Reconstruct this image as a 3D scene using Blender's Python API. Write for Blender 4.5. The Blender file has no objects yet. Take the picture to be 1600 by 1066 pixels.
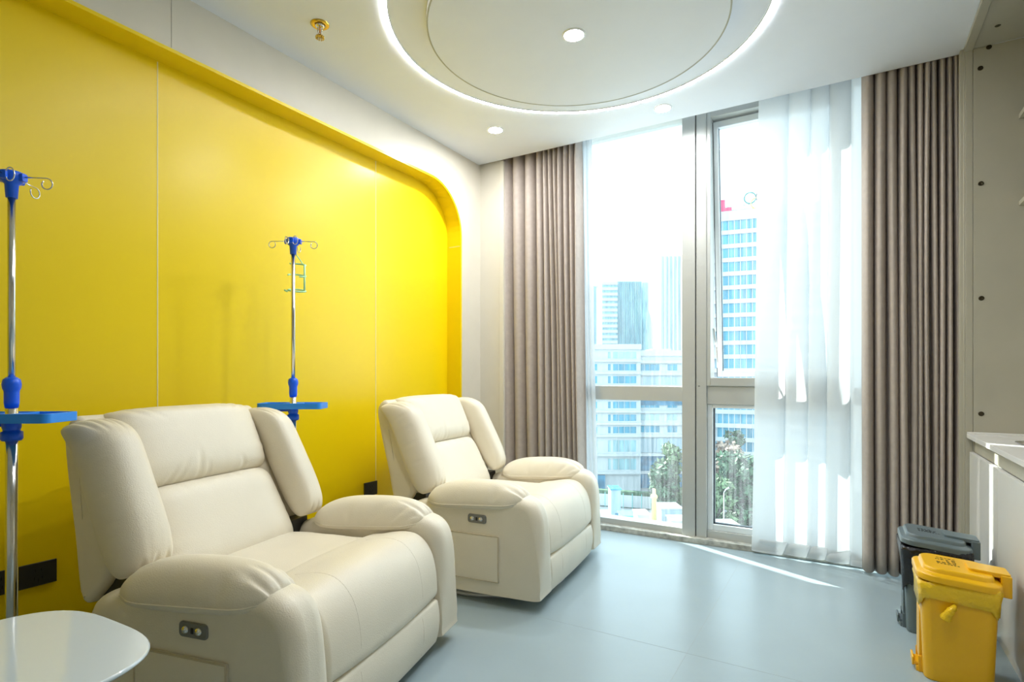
import bpy, bmesh, math, random
from mathutils import Vector, Matrix
rnd = random.Random(7)
PI = math.pi
scn = bpy.context.scene
COL = scn.collection

# ------------------------------------------------------------------ camera
YAW = math.atan(525/882.0); FPX = 882.0; HZN = 588.0; CAMH = 1.1
cd = bpy.data.cameras.new('camera'); cam = bpy.data.objects.new('camera', cd); COL.objects.link(cam)
cam.location = (0, 0, CAMH); cam.rotation_euler = (PI/2, 0, YAW)
cd.sensor_width = 36; cd.lens = FPX/1600*36; cd.shift_y = (HZN-533)/1600; cd.clip_end = 2000; cd.clip_start = .02
scn.camera = cam
# ------------------------------------------------------------------ world, sun, exposure
scn.view_settings.view_transform = 'Standard'; scn.view_settings.look = 'None'
scn.view_settings.exposure = 1.3; scn.view_settings.gamma = 1.0; scn.view_settings.use_curve_mapping = False
W = bpy.data.worlds.new('sky'); scn.world = W; W.use_nodes = True
bg = W.node_tree.nodes['Background']; bg.inputs[0].default_value = (.76, .91, 1.0, 1); bg.inputs[1].default_value = 1.45
SUN_AZ = Vector((.94, -.45, 0)).normalized(); SUN_EL = math.radians(35)
sd = bpy.data.lights.new('sun', 'SUN'); sd.energy = 7.0; sd.angle = math.radians(.53); sd.color = (1, .96, .88)
so = bpy.data.objects.new('sun', sd); COL.objects.link(so)
sdir = SUN_AZ*math.cos(SUN_EL) + Vector((0, 0, -math.sin(SUN_EL)))
so.rotation_euler = sdir.to_track_quat('-Z', 'Y').to_euler(); so.location = (-20, 12, 20)
pd = bpy.data.lights.new('window_portal', 'AREA'); pd.shape = 'RECTANGLE'; pd.size = 2.9; pd.size_y = 2.9; pd.cycles.is_portal = True
po = bpy.data.objects.new('window_portal', pd); COL.objects.link(po); po.location = (-.89, 3.99, 1.45); po.rotation_euler = (-PI/2, 0, 0)
scn.cycles.max_bounces = 14; scn.cycles.transparent_max_bounces = 16; scn.cycles.diffuse_bounces = 6
RING_E = 23.0; LAMP_E = 255.0

# ------------------------------------------------------------------ materials
def lin(r, g, b):
    f = lambda c: (c/255/12.92) if c/255 <= .04045 else ((c/255+.055)/1.055)**2.4
    return (f(r), f(g), f(b))
MATS = {}
def mat(name, col, rough=.5, metal=0, bump=0, bscale=40, var=.04, vscale=6, coat=0, spec=.5, detail=3, stretch=None):
    m = bpy.data.materials.new(name); m.use_nodes = True; MATS[name] = m
    nt = m.node_tree; b = nt.nodes['Principled BSDF']
    b.inputs['Roughness'].default_value = rough; b.inputs['Metallic'].default_value = metal
    b.inputs['Specular IOR Level'].default_value = spec; b.inputs['Coat Weight'].default_value = coat
    tc = nt.nodes.new('ShaderNodeTexCoord'); src = tc.outputs['Object']
    if stretch:
        mp = nt.nodes.new('ShaderNodeMapping'); mp.inputs['Scale'].default_value = stretch; nt.links.new(src, mp.inputs[0]); src = mp.outputs[0]
    n = nt.nodes.new('ShaderNodeTexNoise'); n.inputs['Scale'].default_value = vscale; n.inputs['Detail'].default_value = 3
    nt.links.new(src, n.inputs['Vector'])
    r = nt.nodes.new('ShaderNodeValToRGB'); r.color_ramp.elements[0].position = .3; r.color_ramp.elements[1].position = .7
    r.color_ramp.elements[0].color = (*[c*(1-var) for c in col], 1); r.color_ramp.elements[1].color = (*[min(1, c*(1+var)) for c in col], 1)
    nt.links.new(n.outputs['Fac'], r.inputs[0]); nt.links.new(r.outputs[0], b.inputs['Base Color'])
    if bump:
        n2 = nt.nodes.new('ShaderNodeTexNoise'); n2.inputs['Scale'].default_value = bscale; n2.inputs['Detail'].default_value = detail
        nt.links.new(src, n2.inputs['Vector'])
        bp = nt.nodes.new('ShaderNodeBump'); bp.inputs['Strength'].default_value = bump; bp.inputs['Distance'].default_value = .01
        nt.links.new(n2.outputs['Fac'], bp.inputs['Height']); nt.links.new(bp.outputs[0], b.inputs['Normal'])
    return m
def emis(name, col, e):
    m = bpy.data.materials.new(name); m.use_nodes = True; nt = m.node_tree; b = nt.nodes['Principled BSDF']
    b.inputs['Base Color'].default_value = (.9, .9, .9, 1)
    b.inputs['Emission Color'].default_value = (*col, 1); b.inputs['Emission Strength'].default_value = e
    return m
def glassmat(name, tint=(.93, .985, .99), dirt=.03):
    m = bpy.data.materials.new(name); m.use_nodes = True; nt = m.node_tree; nt.nodes.clear()
    o = nt.nodes.new('ShaderNodeOutputMaterial'); t = nt.nodes.new('ShaderNodeBsdfTransparent'); t.inputs[0].default_value = (*tint, 1)
    g = nt.nodes.new('ShaderNodeBsdfGlossy'); g.inputs['Roughness'].default_value = .02
    f = nt.nodes.new('ShaderNodeFresnel'); f.inputs[0].default_value = 1.3
    ge = nt.nodes.new('ShaderNodeNewGeometry'); sb = nt.nodes.new('ShaderNodeMath'); sb.operation = 'SUBTRACT'; sb.inputs[0].default_value = 1; nt.links.new(ge.outputs['Backfacing'], sb.inputs[1])
    ml = nt.nodes.new('ShaderNodeMath'); ml.operation = 'MULTIPLY'; nt.links.new(f.outputs[0], ml.inputs[0]); nt.links.new(sb.outputs[0], ml.inputs[1])
    mx = nt.nodes.new('ShaderNodeMixShader'); nt.links.new(ml.outputs[0], mx.inputs[0]); nt.links.new(t.outputs[0], mx.inputs[1]); nt.links.new(g.outputs[0], mx.inputs[2])
    d = nt.nodes.new('ShaderNodeBsdfTranslucent'); d.inputs[0].default_value = (.95, .97, 1, 1)
    tc = nt.nodes.new('ShaderNodeTexCoord'); mp = nt.nodes.new('ShaderNodeMapping'); mp.inputs['Scale'].default_value = (60, 60, 3)
    nz = nt.nodes.new('ShaderNodeTexNoise'); nz.inputs['Scale'].default_value = 1; nz.inputs['Detail'].default_value = 4
    nt.links.new(tc.outputs['Object'], mp.inputs[0]); nt.links.new(mp.outputs[0], nz.inputs['Vector'])
    mr = nt.nodes.new('ShaderNodeMapRange'); mr.inputs[1].default_value = .4; mr.inputs[2].default_value = .75; mr.inputs[3].default_value = dirt*.5; mr.inputs[4].default_value = dirt*2
    nt.links.new(nz.outputs['Fac'], mr.inputs[0])
    m2 = nt.nodes.new('ShaderNodeMixShader'); nt.links.new(mr.outputs[0], m2.inputs[0]); nt.links.new(mx.outputs[0], m2.inputs[1]); nt.links.new(d.outputs[0], m2.inputs[2])
    nt.links.new(m2.outputs[0], o.inputs[0]); return m
def sheermat(name, op=.85):
    m = bpy.data.materials.new(name); m.use_nodes = True; nt = m.node_tree; nt.nodes.clear()
    o = nt.nodes.new('ShaderNodeOutputMaterial'); t = nt.nodes.new('ShaderNodeBsdfTransparent')
    d = nt.nodes.new('ShaderNodeBsdfDiffuse'); d.inputs[0].default_value = (.80, .83, .85, 1)
    tr = nt.nodes.new('ShaderNodeBsdfTranslucent'); tr.inputs[0].default_value = (.58, .60, .61, 1)
    mx = nt.nodes.new('ShaderNodeMixShader'); mx.inputs[0].default_value = .5; nt.links.new(d.outputs[0], mx.inputs[1]); nt.links.new(tr.outputs[0], mx.inputs[2])
    wv = nt.nodes.new('ShaderNodeTexNoise'); wv.inputs['Scale'].default_value = 400
    tc = nt.nodes.new('ShaderNodeTexCoord'); nt.links.new(tc.outputs['Object'], wv.inputs['Vector'])
    mr = nt.nodes.new('ShaderNodeMapRange'); mr.inputs[3].default_value = op-.04; mr.inputs[4].default_value = op+.04; nt.links.new(wv.outputs['Fac'], mr.inputs[0])
    m2 = nt.nodes.new('ShaderNodeMixShader'); nt.links.new(mr.outputs[0], m2.inputs[0]); nt.links.new(t.outputs[0], m2.inputs[1]); nt.links.new(mx.outputs[0], m2.inputs[2])
    nt.links.new(m2.outputs[0], o.inputs[0]); return m
M_white = mat('ceiling_paint', (.78, .81, .87), .6, bump=.02, bscale=120, var=.01)
M_beige = mat('beige_wall_panel', (.66, .62, .53), .45, bump=.02, bscale=200, var=.02)
M_beige2 = mat('beige_laminate', (.43, .405, .325), .45, bump=.03, bscale=260, var=.03)
M_yellow = mat('yellow_panel', (.88, .635, .001), .33, bump=.015, bscale=120, var=.015, vscale=2)
M_seam = mat('panel_seam', (.80, .72, .38), .5)
M_seam2 = mat('beige_seam', (.35, .32, .26), .5)
M_floor = mat('grey_vinyl_floor', (.31, .39, .425), .30, bump=.015, bscale=30, var=.03, vscale=3)
M_floorseam = mat('floor_seam', (.34, .38, .39), .4)
M_leather = mat('cream_leather', (.765, .70, .57), .42, bump=.12, bscale=260, var=.03, vscale=5)
M_seamL = mat('leather_seam', (.55, .47, .33), .5)
M_black = mat('black_plastic', (.012, .012, .012), .45)
M_blackfab = mat('black_lining', (.006, .006, .006), .9)
M_grey_pl = mat('grey_control_plate', (.20, .20, .19), .35, metal=.3)
M_chrome = mat('polished_steel', (.75, .75, .74), .16, metal=1, var=.02)
M_steel = mat('brushed_steel', (.62, .62, .60), .3, metal=1, stretch=(1, 1, 20))
M_ring = mat('swivel_base_steel', (.55, .56, .57), .35, metal=.6)
M_blue = mat('blue_plastic', (.004, .12, .85), .32, var=.03)
M_bluelt = mat('blue_tray_plastic', (.02, .27, .88), .35, var=.03)
M_green = mat('mint_plastic', (.48, .88, .58), .4)
M_table = mat('white_gloss_top', (.66, .74, .78), .08, coat=.6, var=.005)
M_curtain = mat('taupe_curtain', (.42, .36, .32), .75, bump=.15, bscale=500, var=.05, vscale=30)
M_sheer = sheermat('white_sheer', .93); M_hem = sheermat('white_sheer_hem', .95)
M_alu = mat('grey_aluminium', (.50, .51, .49), .38, metal=.25, var=.02, bump=.02, bscale=200)
M_aludk = mat('dark_gasket', (.03, .04, .05), .5)
M_alulight = mat('white_aluminium', (.72, .76, .78), .35, metal=.1)
M_sill = mat('worn_stone_sill', (.42, .42, .38), .6, bump=.3, bscale=80, var=.35, vscale=25)
M_glass = glassmat('window_glass', dirt=.035)
M_counter = mat('white_quartz', (.78, .77, .75), .2, var=.02)
M_door = mat('white_grey_laminate', (.62, .61, .58), .35, var=.01)
M_screw = mat('screw_dark', (.05, .04, .02), .4, metal=.7)
M_brass = mat('brass', (.72, .48, .08), .25, metal=1)
M_outlet = mat('dark_outlet', (.035, .033, .027), .35)
M_outlet2 = mat('outlet_slot', (.004, .004, .004), .5)
M_bin_y = mat('yellow_bin_plastic', (.84, .46, .004), .3, var=.02)
M_bin_g = mat('grey_bin_plastic', (.125, .165, .18), .35, var=.04)
M_bag_y = mat('yellow_bag', (.85, .54, .012), .25, bump=.6, bscale=60)
M_bag_k = mat('black_bag', (.008, .008, .01), .22, bump=.6, bscale=60)
M_ink = mat('black_print', (.01, .01, .01), .6)
M_rubber = mat('dark_castor', (.03, .03, .03), .5)
M_lampE = emis('lamp_diffuser', (.97, .985, 1), LAMP_E); M_ringE = emis('ring_diffuser', (.97, .99, 1), RING_E)
M_lamptrim = mat('lamp_trim', (.85, .85, .85), .4)

# ------------------------------------------------------------------ helpers
def obj(name, bm, m, parent=None, smooth=False, loc=None, rotz=0, bevel=0, angle=40):
    me = bpy.data.meshes.new(name); bmesh.ops.recalc_face_normals(bm, faces=bm.faces); bm.to_mesh(me); bm.free()
    o = bpy.data.objects.new(name, me); COL.objects.link(o)
    for mm in (m if isinstance(m, (list, tuple)) else [m]): me.materials.append(mm)
    if parent: o.parent = parent
    if loc: o.location = loc
    o.rotation_euler = (0, 0, rotz)
    if smooth:
        for p in me.polygons: p.use_smooth = True
    if smooth == 'w':
        wn = o.modifiers.new('wn', 'WEIGHTED_NORMAL'); wn.keep_sharp = False; wn.weight = 90
    if bevel:
        md = o.modifiers.new('bevel', 'BEVEL'); md.width = bevel; md.segments = 3; md.limit_method = 'ANGLE'; md.angle_limit = math.radians(40)
        md.harden_normals = False
        for p in me.polygons: p.use_smooth = True
        wn = o.modifiers.new('wn', 'WEIGHTED_NORMAL'); wn.keep_sharp = True
    return o
def thing(name, label, cat, loc=(0, 0, 0), rotz=0, group=None):
    o = bpy.data.objects.new(name, None); COL.objects.link(o); o.location = loc; o.rotation_euler = (0, 0, rotz); o.empty_display_size = .1
    return tag(o, label, cat, group)
def tag(o, label, cat, group=None, kind=None):
    o['label'] = label; o['category'] = cat
    if group: o['group'] = group
    if kind: o['kind'] = kind
    return o
def struct(o): o['kind'] = 'structure'; return o
def copy_tree(o, parent=None):
    c = o.copy(); COL.objects.link(c)
    if parent: c.parent = parent
    for ch in list(o.children): copy_tree(ch, c)
    return c
def box(bm, x0, x1, y0, y1, z0, z1):
    v = [bm.verts.new(p) for p in [(x0, y0, z0), (x1, y0, z0), (x1, y1, z0), (x0, y1, z0), (x0, y0, z1), (x1, y0, z1), (x1, y1, z1), (x0, y1, z1)]]
    for f in [(0, 1, 2, 3), (4, 7, 6, 5), (0, 4, 5, 1), (1, 5, 6, 2), (2, 6, 7, 3), (3, 7, 4, 0)]: bm.faces.new([v[i] for i in f])
    return v
def bx(*a):
    bm = bmesh.new(); box(bm, *a); return bm
def boxes(lst):
    bm = bmesh.new()
    for a in lst: box(bm, *a)
    return bm
def lathe(prof, n=32, center=(0, 0, 0), bm=None):
    bm = bm or bmesh.new(); rings = []
    for r, z in prof:
        if r < 1e-6: rings.append([bm.verts.new((center[0], center[1], center[2]+z))])
        else: rings.append([bm.verts.new((center[0]+r*math.cos(2*PI*i/n), center[1]+r*math.sin(2*PI*i/n), center[2]+z)) for i in range(n)])
    for a, b in zip(rings, rings[1:]):
        for i in range(n):
            j = (i+1) % n
            if len(a) == 1 and len(b) == 1: continue
            if len(a) == 1: bm.faces.new([a[0], b[i], b[j]])
            elif len(b) == 1: bm.faces.new([a[i], a[j], b[0]])
            else: bm.faces.new([a[i], a[j], b[j], b[i]])
    return bm
def tube(pts, r, n=8, bm=None, closed=False):
    bm = bm or bmesh.new(); pts = [Vector(p) for p in pts]; N = len(pts); rings = []; up = None
    for i, p in enumerate(pts):
        if closed: t = (pts[(i+1) % N]-pts[i-1])
        else: t = (pts[min(i+1, N-1)]-pts[max(i-1, 0)])
        t.normalize()
        if up is None:
            up = Vector((0, 0, 1)) if abs(t.z) < .9 else Vector((1, 0, 0))
        a = (up-t*up.dot(t)).normalized(); b = t.cross(a); up = a
        rr = r[i] if isinstance(r, (list, tuple)) else r
        rings.append([bm.verts.new(p+(a*math.cos(2*PI*k/n)+b*math.sin(2*PI*k/n))*rr) for k in range(n)])
    for i in range(N if closed else N-1):
        A = rings[i]; B = rings[(i+1) % N]
        for k in range(n): bm.faces.new([A[k], A[(k+1) % n], B[(k+1) % n], B[k]])
    if not closed:
        bm.faces.new(rings[0][::-1]); bm.faces.new(rings[-1])
    return bm
def catmull(P, n=6, closed=True):
    out = []; N = len(P)
    rng = range(N) if closed else range(N-1)
    for i in rng:
        g = lambda k: Vector(P[k % N]) if closed else Vector(P[max(0, min(N-1, k))])
        p0, p1, p2, p3 = g(i-1), g(i), g(i+1), g(i+2)
        for k in range(n):
            t = k/n
            out.append(.5*((2*p1)+(-p0+p2)*t+(2*p0-5*p1+4*p2-p3)*t*t+(-p0+3*p1-3*p2+p3)*t**3))
    if not closed: out.append(Vector(P[-1]))
    return out
def loft_profile(prof, y0, y1, r, n=5, seg=5, taper=None, crown=0, rw=None):
    """closed x-z profile swept across y with rounded, inset ends"""
    P = catmull([Vector((p[0], p[1])) for p in prof], n)
    if sum(P[i].x*P[(i+1) % len(P)].y-P[(i+1) % len(P)].x*P[i].y for i in range(len(P))) < 0: P = P[::-1]
    N = len(P); nor = []
    for i in range(N):
        t = (P[(i+1) % N]-P[i-1]); t.normalize(); nor.append(Vector((-t.y, t.x)))
    ys = []
    for k in range(seg+1):
        a = k/seg*PI/2; ys.append((y0+r*(1-math.cos(PI/2-a) if False else 1-math.sin(a)) if False else y0+r*(1-math.cos(a)), r*(1-math.sin(a))))
    mids = [(y0+r+(y1-y0-2*r)*k/10, 0) for k in range(1, 10)]
    full = ys+mids+[(y0+y1-a, b) for a, b in reversed(ys)]
    bm = bmesh.new(); rings = []
    for y, ins in full:
        q = (2*(y-y0)/(y1-y0)-1); c = crown*(1-q*q)
        ring = []
        for p, m in zip(P, nor):
            pp = p+m*(ins*(rw(p) if rw else 1)-c); yy = y*(taper(pp.y) if taper else 1)
            ring.append(bm.verts.new((pp.x, yy, pp.y)))
        rings.append(ring)
    for A, B in zip(rings, rings[1:]):
        for i in range(N): bm.faces.new([A[i], A[(i+1) % N], B[(i+1) % N], B[i]])
    for rg in (rings[0], rings[-1]):
        cz = sum((v.co for v in rg), Vector())/N; prev = rg
        for k in (.6, .25):
            nx_ = [bm.verts.new(cz+(v.co-cz)*k) for v in rg]
            for i in range(N): bm.faces.new([prev[i], prev[(i+1) % N], nx_[(i+1) % N], nx_[i]])
            prev = nx_
        bm.faces.new(prev)
    return bm
def pillow(hu, hv, tf, tb, fn, nu=40, nv=28, p=4, q=.5, wr=.004, seed=1, rc=.06, cre=(), cd=.009):
    R = random.Random(seed); ph = [R.uniform(0, 6.28) for _ in range(12)]; fr = [R.uniform(5, 13) for _ in range(12)]
    bm = bmesh.new()
    def mp(k, n):
        s = 2*k/n-1; return .45*s+.55*math.sin(s*PI/2)
    def wrinkle(s, t):
        w = 0
        for a, b, o in ((s, t, 0), (t, s, 6)):
            e = math.exp(-(1-abs(b))/.22); sg = 0 if b > 0 else 3
            w += e*(math.sin(fr[o+sg]*a*2+ph[o+sg])*.6+math.sin(fr[o+sg+1]*a*3.1+ph[o+sg+1])*.4)*max(0, math.sin(fr[o+sg+2]*a*.6+ph[o+sg+2])*.5+.5)
        return w
    grids = []
    for side in (1, -1):
        g = []
        for i in range(nu+1):
            row = []
            for j in range(nv+1):
                s, t = mp(i, nu), mp(j, nv)
                h = (max(0, 1-abs(s)**p)*max(0, 1-abs(t)**p))**q
                u = hu*s*(1-rc*t**8); v = hv*t*(1-rc*s**8)
                cz = 0
                if side > 0:
                    for edge, pos, sl, ln, wd in cre:
                        a, b = (s, t) if edge in 'tb' else (t, s)
                        dist = (1-b) if edge in 'tr' else (1+b)
                        if dist < ln: cz -= cd*math.exp(-((a-pos-sl*dist)/wd)**2)*(1-dist/ln)
                n = (tf if side > 0 else -tb)*h+cz*min(1, h*2.5)+wr*wrinkle(s, t)*min(1, h*2.2)*(1 if side > 0 else .3)
                row.append(bm.verts.new(fn(u, v, n)))
            g.append(row)
        grids.append(g)
    for g in grids:
        for i in range(nu):
            for j in range(nv): bm.faces.new([g[i][j], g[i+1][j], g[i+1][j+1], g[i][j+1]])
    bmesh.ops.remove_doubles(bm, verts=bm.verts, dist=1e-5)
    return bm
def pill_edge(hu, hv, fn, rc=.06, n=20):
    pts = []
    for k in range(n): s = -1+2*k/n; pts.append((s, -1))
    for k in range(n): pts.append((1, -1+2*k/n))
    for k in range(n): pts.append((1-2*k/n, 1))
    for k in range(n): pts.append((-1, 1-2*k/n))
    return [fn(hu*s*(1-rc*t**8), hv*t*(1-rc*s**8), 0) for s, t in pts]
def rounded_rect(x0, x1, y0, y1, r, n=6):
    out = []
    for cx, cy, a0 in ((x1-r, y1-r, 0), (x0+r, y1-r, 90), (x0+r, y0+r, 180), (x1-r, y0+r, 270)):
        for k in range(n+1):
            a = math.radians(a0+90*k/n); out.append((cx+r*math.cos(a), cy+r*math.sin(a)))
    return out
def loft_loops(loops, cap0=True, cap1=True, bm=None):
    bm = bm or bmesh.new(); R = [[bm.verts.new(p) for p in l] for l in loops]
    for A, B in zip(R, R[1:]):
        n = len(A)
        for i in range(n): bm.faces.new([A[i], A[(i+1) % n], B[(i+1) % n], B[i]])
    if cap0: bm.faces.new(R[0][::-1])
    if cap1: bm.faces.new(R[-1])
    return bm

# ------------------------------------------------------------------ room shell
XL, XR, YB, YW, H = -2.48, 1.14, -1.7, 3.66, 2.75
struct(obj('floor', bx(XL-.3, XR+.1, YB-.1, 3.98, -.12, 0), M_floor))
fs = boxes([(-2.6, .5, y-.0008, y+.0008, 0, .0004) for y in (1.06, 2.28)]+[(x-.0008, x+.0008, YB, 3.8, 0, .0004) for x in (-.55,)])
struct(obj('trim_1', fs, M_floorseam))
struct(obj('ceiling', bx(XL-.3, .49, YB-.1, YW, H, H+.17), M_white))
struct(obj('ceiling_1', bx(XL-.3, XR+.1, YW, 4.05, 2.92, 3.0), M_white))
struct(obj('ceiling_2', bx(.49, XR+.1, YB-.1, YW, H, H+.17), M_white))
# left wall with the round-cornered recess
NY0, NY1, NZ, NR, ND = -.95, 3.412, 2.482, .34, .12
def niche_outline(off=0, n=14):
    pts = [(NY1+off, 0)]
    for k in range(n+1):
        a = k/n*PI/2; pts.append((NY1-NR+(NR+off)*math.cos(a), NZ-NR+(NR+off)*math.sin(a)))
    for k in range(n+1):
        a = PI/2+k/n*PI/2; pts.append((NY0+NR+(NR+off)*math.cos(a), NZ-NR+(NR+off)*math.sin(a)))
    pts.append((NY0-off, 0)); return pts
bm = bmesh.new()
HT = H+.05
def wq(ya, za, yb, zb): bm.faces.new([bm.verts.new(p) for p in ((XL, ya, za), (XL, yb, zb), (XL, yb, HT), (XL, ya, HT))])
wq(3.68, 0, NY1, 0); wq(NY0, 0, YB, 0); o_ = niche_outline()
for (ya, za), (yb, zb) in zip(o_, o_[1:]):
    if abs(ya-yb) > 1e-6: wq(ya, za, yb, zb)
bmesh.ops.remove_doubles(bm, verts=bm.verts, dist=1e-5)
box(bm, XL-.24, XL-ND-.02, YB, 3.68, 0, H+.05)
struct(obj('wall_left', bm, M_beige))
bm = bmesh.new(); o1 = niche_outline()
A = [bm.verts.new((XL+.002, y, z)) for y, z in o1]; B = [bm.verts.new((XL-ND, y, z)) for y, z in o1]
for i in range(len(A)-1): bm.faces.new([A[i], A[i+1], B[i+1], B[i]])
for i in range(len(B)-1):
    if abs(o1[i][0]-o1[i+1][0]) > 1e-6:
        bm.faces.new([B[i], B[i+1], bm.verts.new((XL-ND, o1[i+1][0], 0)), bm.verts.new((XL-ND, o1[i][0], 0))])

struct(obj('trim_2', bm, M_yellow, smooth=False))
bm = bmesh.new(); o0, o2 = niche_outline(-.001), niche_outline(.014)
L4 = [[(XL-.004, y, z) for y, z in o0], [(XL+.006, y, z) for y, z in o0], [(XL+.006, y, z) for y, z in o2], [(XL-.004, y, z) for y, z in o2]]
R4 = [[bm.verts.new(p) for p in l] for l in L4]
for a, b in zip(R4, R4[1:]):
    for i in range(len(a)-1): bm.faces.new([a[i], a[i+1], b[i+1], b[i]])
struct(obj('trim_3', bm, M_yellow))
XN = XL-ND
struct(obj('trim_4', boxes([(XN, XN+.0012, y-.0022, y+.0022, 0, NZ-.004) for y in (1.331, 2.661, 0.0)]), M_seam))
struct(obj('trim_5', boxes([(XL, XL+.001, 1.326-.0012, 1.326+.0012, NZ+.02, H)]), M_seam2))
struct(obj('trim_6', boxes([(XL-.10, XL+.0005, NY1-.001, NY1+.002, 2.066, 2.070)]), M_seam))
struct(obj('wall_back', bx(XL-.3, XR+.1, YB-.1, YB, 0, H+.05), M_beige))
struct(obj('wall_right', bx(XR, XR+.1, YB, 4.05, 0, H+.2), M_beige))
struct(obj('wall_window', boxes([(XL-.3, -2.288, 3.68, 4.05, 0, 2.92), ]), M_beige, bevel=.002))
struct(obj('trim_7', boxes([(-2.30, -2.262, 3.672, 3.70, 0, H)]), M_beige, bevel=.003))
struct(obj('trim_8', boxes([(.487, .506, 3.612, 3.66, 0, 2.748), (.506, .64, 3.66, 4.05, 0, 2.92), (.5, .507, 3.604, 3.66, 0, 2.748)]), M_beige2, bevel=.002))
struct(obj('trim_9', bx(-2.30, .56, 3.80, 4.02, 0, .035), M_sill, bevel=.003))

# ------------------------------------------------------------------ window
win = bpy.data.objects.new('window_1', None); COL.objects.link(win); win.location = (-.89, 3.9, 0); struct(win); wy = 3.9
def wpart(name, bm, m, par=win, bev=.003):
    for v in bm.verts: v.co -= Vector((-.89, 3.9, 0))
    return obj(name, bm, m, par, bevel=bev)
F0, F1 = 3.86, 3.97
wpart('window_frame', boxes([(-2.288, -2.20, F0, F1, .03, 2.92), (.44, .506, F0, F1, .03, 2.92), (-2.2, .44, F0, F1, 2.84, 2.92), (-2.2, -.955, F0, F1, .03, .075), (-.80, .44, F0, F1, .03, .085)]), M_alu)
wpart('mullion', boxes([(-.958, -.872, F0-.02, F1, .03, 2.9)]), M_alu)
wpart('mullion', boxes([(-.866, -.800, F0-.015, F1, .03, 2.9)]), M_alu)
wpart('mullion_gasket', bx(-.872, -.866, F0, F1, .03, 2.9), M_aludk, bev=0)
wpart('mullion', boxes([(-.02, .03, F0-.01, F1, .03, 2.9)]), M_alu)
wpart('transom', bx(-2.2, -.958, F0, F1, .93, 1.03), M_alu)
wpart('transom', bx(-.80, -.02, F0, F1, .915, 1.035), M_alu)
wpart('transom', bx(.03, .44, F0, F1, .93, 1.03), M_alu)
# glazing beads of the lower right light
wpart('glazing_bead', boxes([(-.80, -.765, F0+.01, F0+.07, .085, .915), (-.045, -.02, F0+.01, F0+.07, .085, .915), (-.765, -.045, F0+.01, F0+.07, .085, .125), (-.765, -.045, F0+.01, F0+.07, .89, .915)]), M_alulight)
wpart('gasket', boxes([(-.765, -.757, F0+.03, F0+.06, .125, .89), (-.757, -.045, F0+.03, F0+.06, .125, .131)]), M_aludk, bev=0)
for x0, x1, z0, z1 in ((-2.2, -.958, .075, .93), (-2.2, -.958, 1.03, 2.84), (-.80, -.02, .085, .915), (.03, .44, .085, .93), (.03, .44, 1.03, 2.84)):
    wpart('glass_pane', bx(x0, x1, 3.912, 3.918, z0, z1), M_glass, bev=0)
# fixed casement frame and the sash hung from its top, pushed outward at the bottom
wpart('casement_frame', boxes([(-.80, -.775, F0-.01, F1, 1.035, 2.84), (-.045, -.02, F0-.01, F1, 1.035, 2.84), (-.775, -.045, F0-.01, F1, 1.035, 1.09), (-.775, -.045, F0-.01, F1, 2.80, 2.84)]), M_alu)
sash = bpy.data.objects.new('casement_sash', None); COL.objects.link(sash); sash.parent = win; sash.location = (0, .03, 2.80); sash.rotation_euler = (math.radians(5.2), 0, 0)
def spart(name, lst, m, bev=.003):
    bm = boxes([(a+.89, b+.89, c, d, e-2.80, f-2.80) for a, b, c, d, e, f in lst]); return obj(name, bm, m, sash, bevel=bev)
spart('sash_rail', [(-.772, -.742, -.02, .05, 1.09, 2.79), (-.09, -.048, -.02, .05, 1.09, 2.79), (-.742, -.09, -.02, .05, 1.09, 1.13), (-.742, -.09, -.02, .05, 2.75, 2.79)], M_alulight)
spart('sash_gasket', [(-.776, -.772, -.02, .05, 1.09, 2.79), (-.742, -.739, .0, .03, 1.13, 2.75)], M_aludk, 0)
spart('glass_pane', [(-.742, -.09, .012, .018, 1.13, 2.75)], M_glass, 0)
wpart('stay_arm', tube([(-.768, 3.92, 1.42), (-.766, 3.99, 1.30), (-.764, 4.03, 1.16)], .006, 6), M_chrome, bev=0)
wpart('frame_screw', lathe([(0, -.002), (.006, -.002), (.006, .002), (0, .002)], 10, (-.848, 3.846, 1.035)), M_aludk, bev=0)

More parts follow.
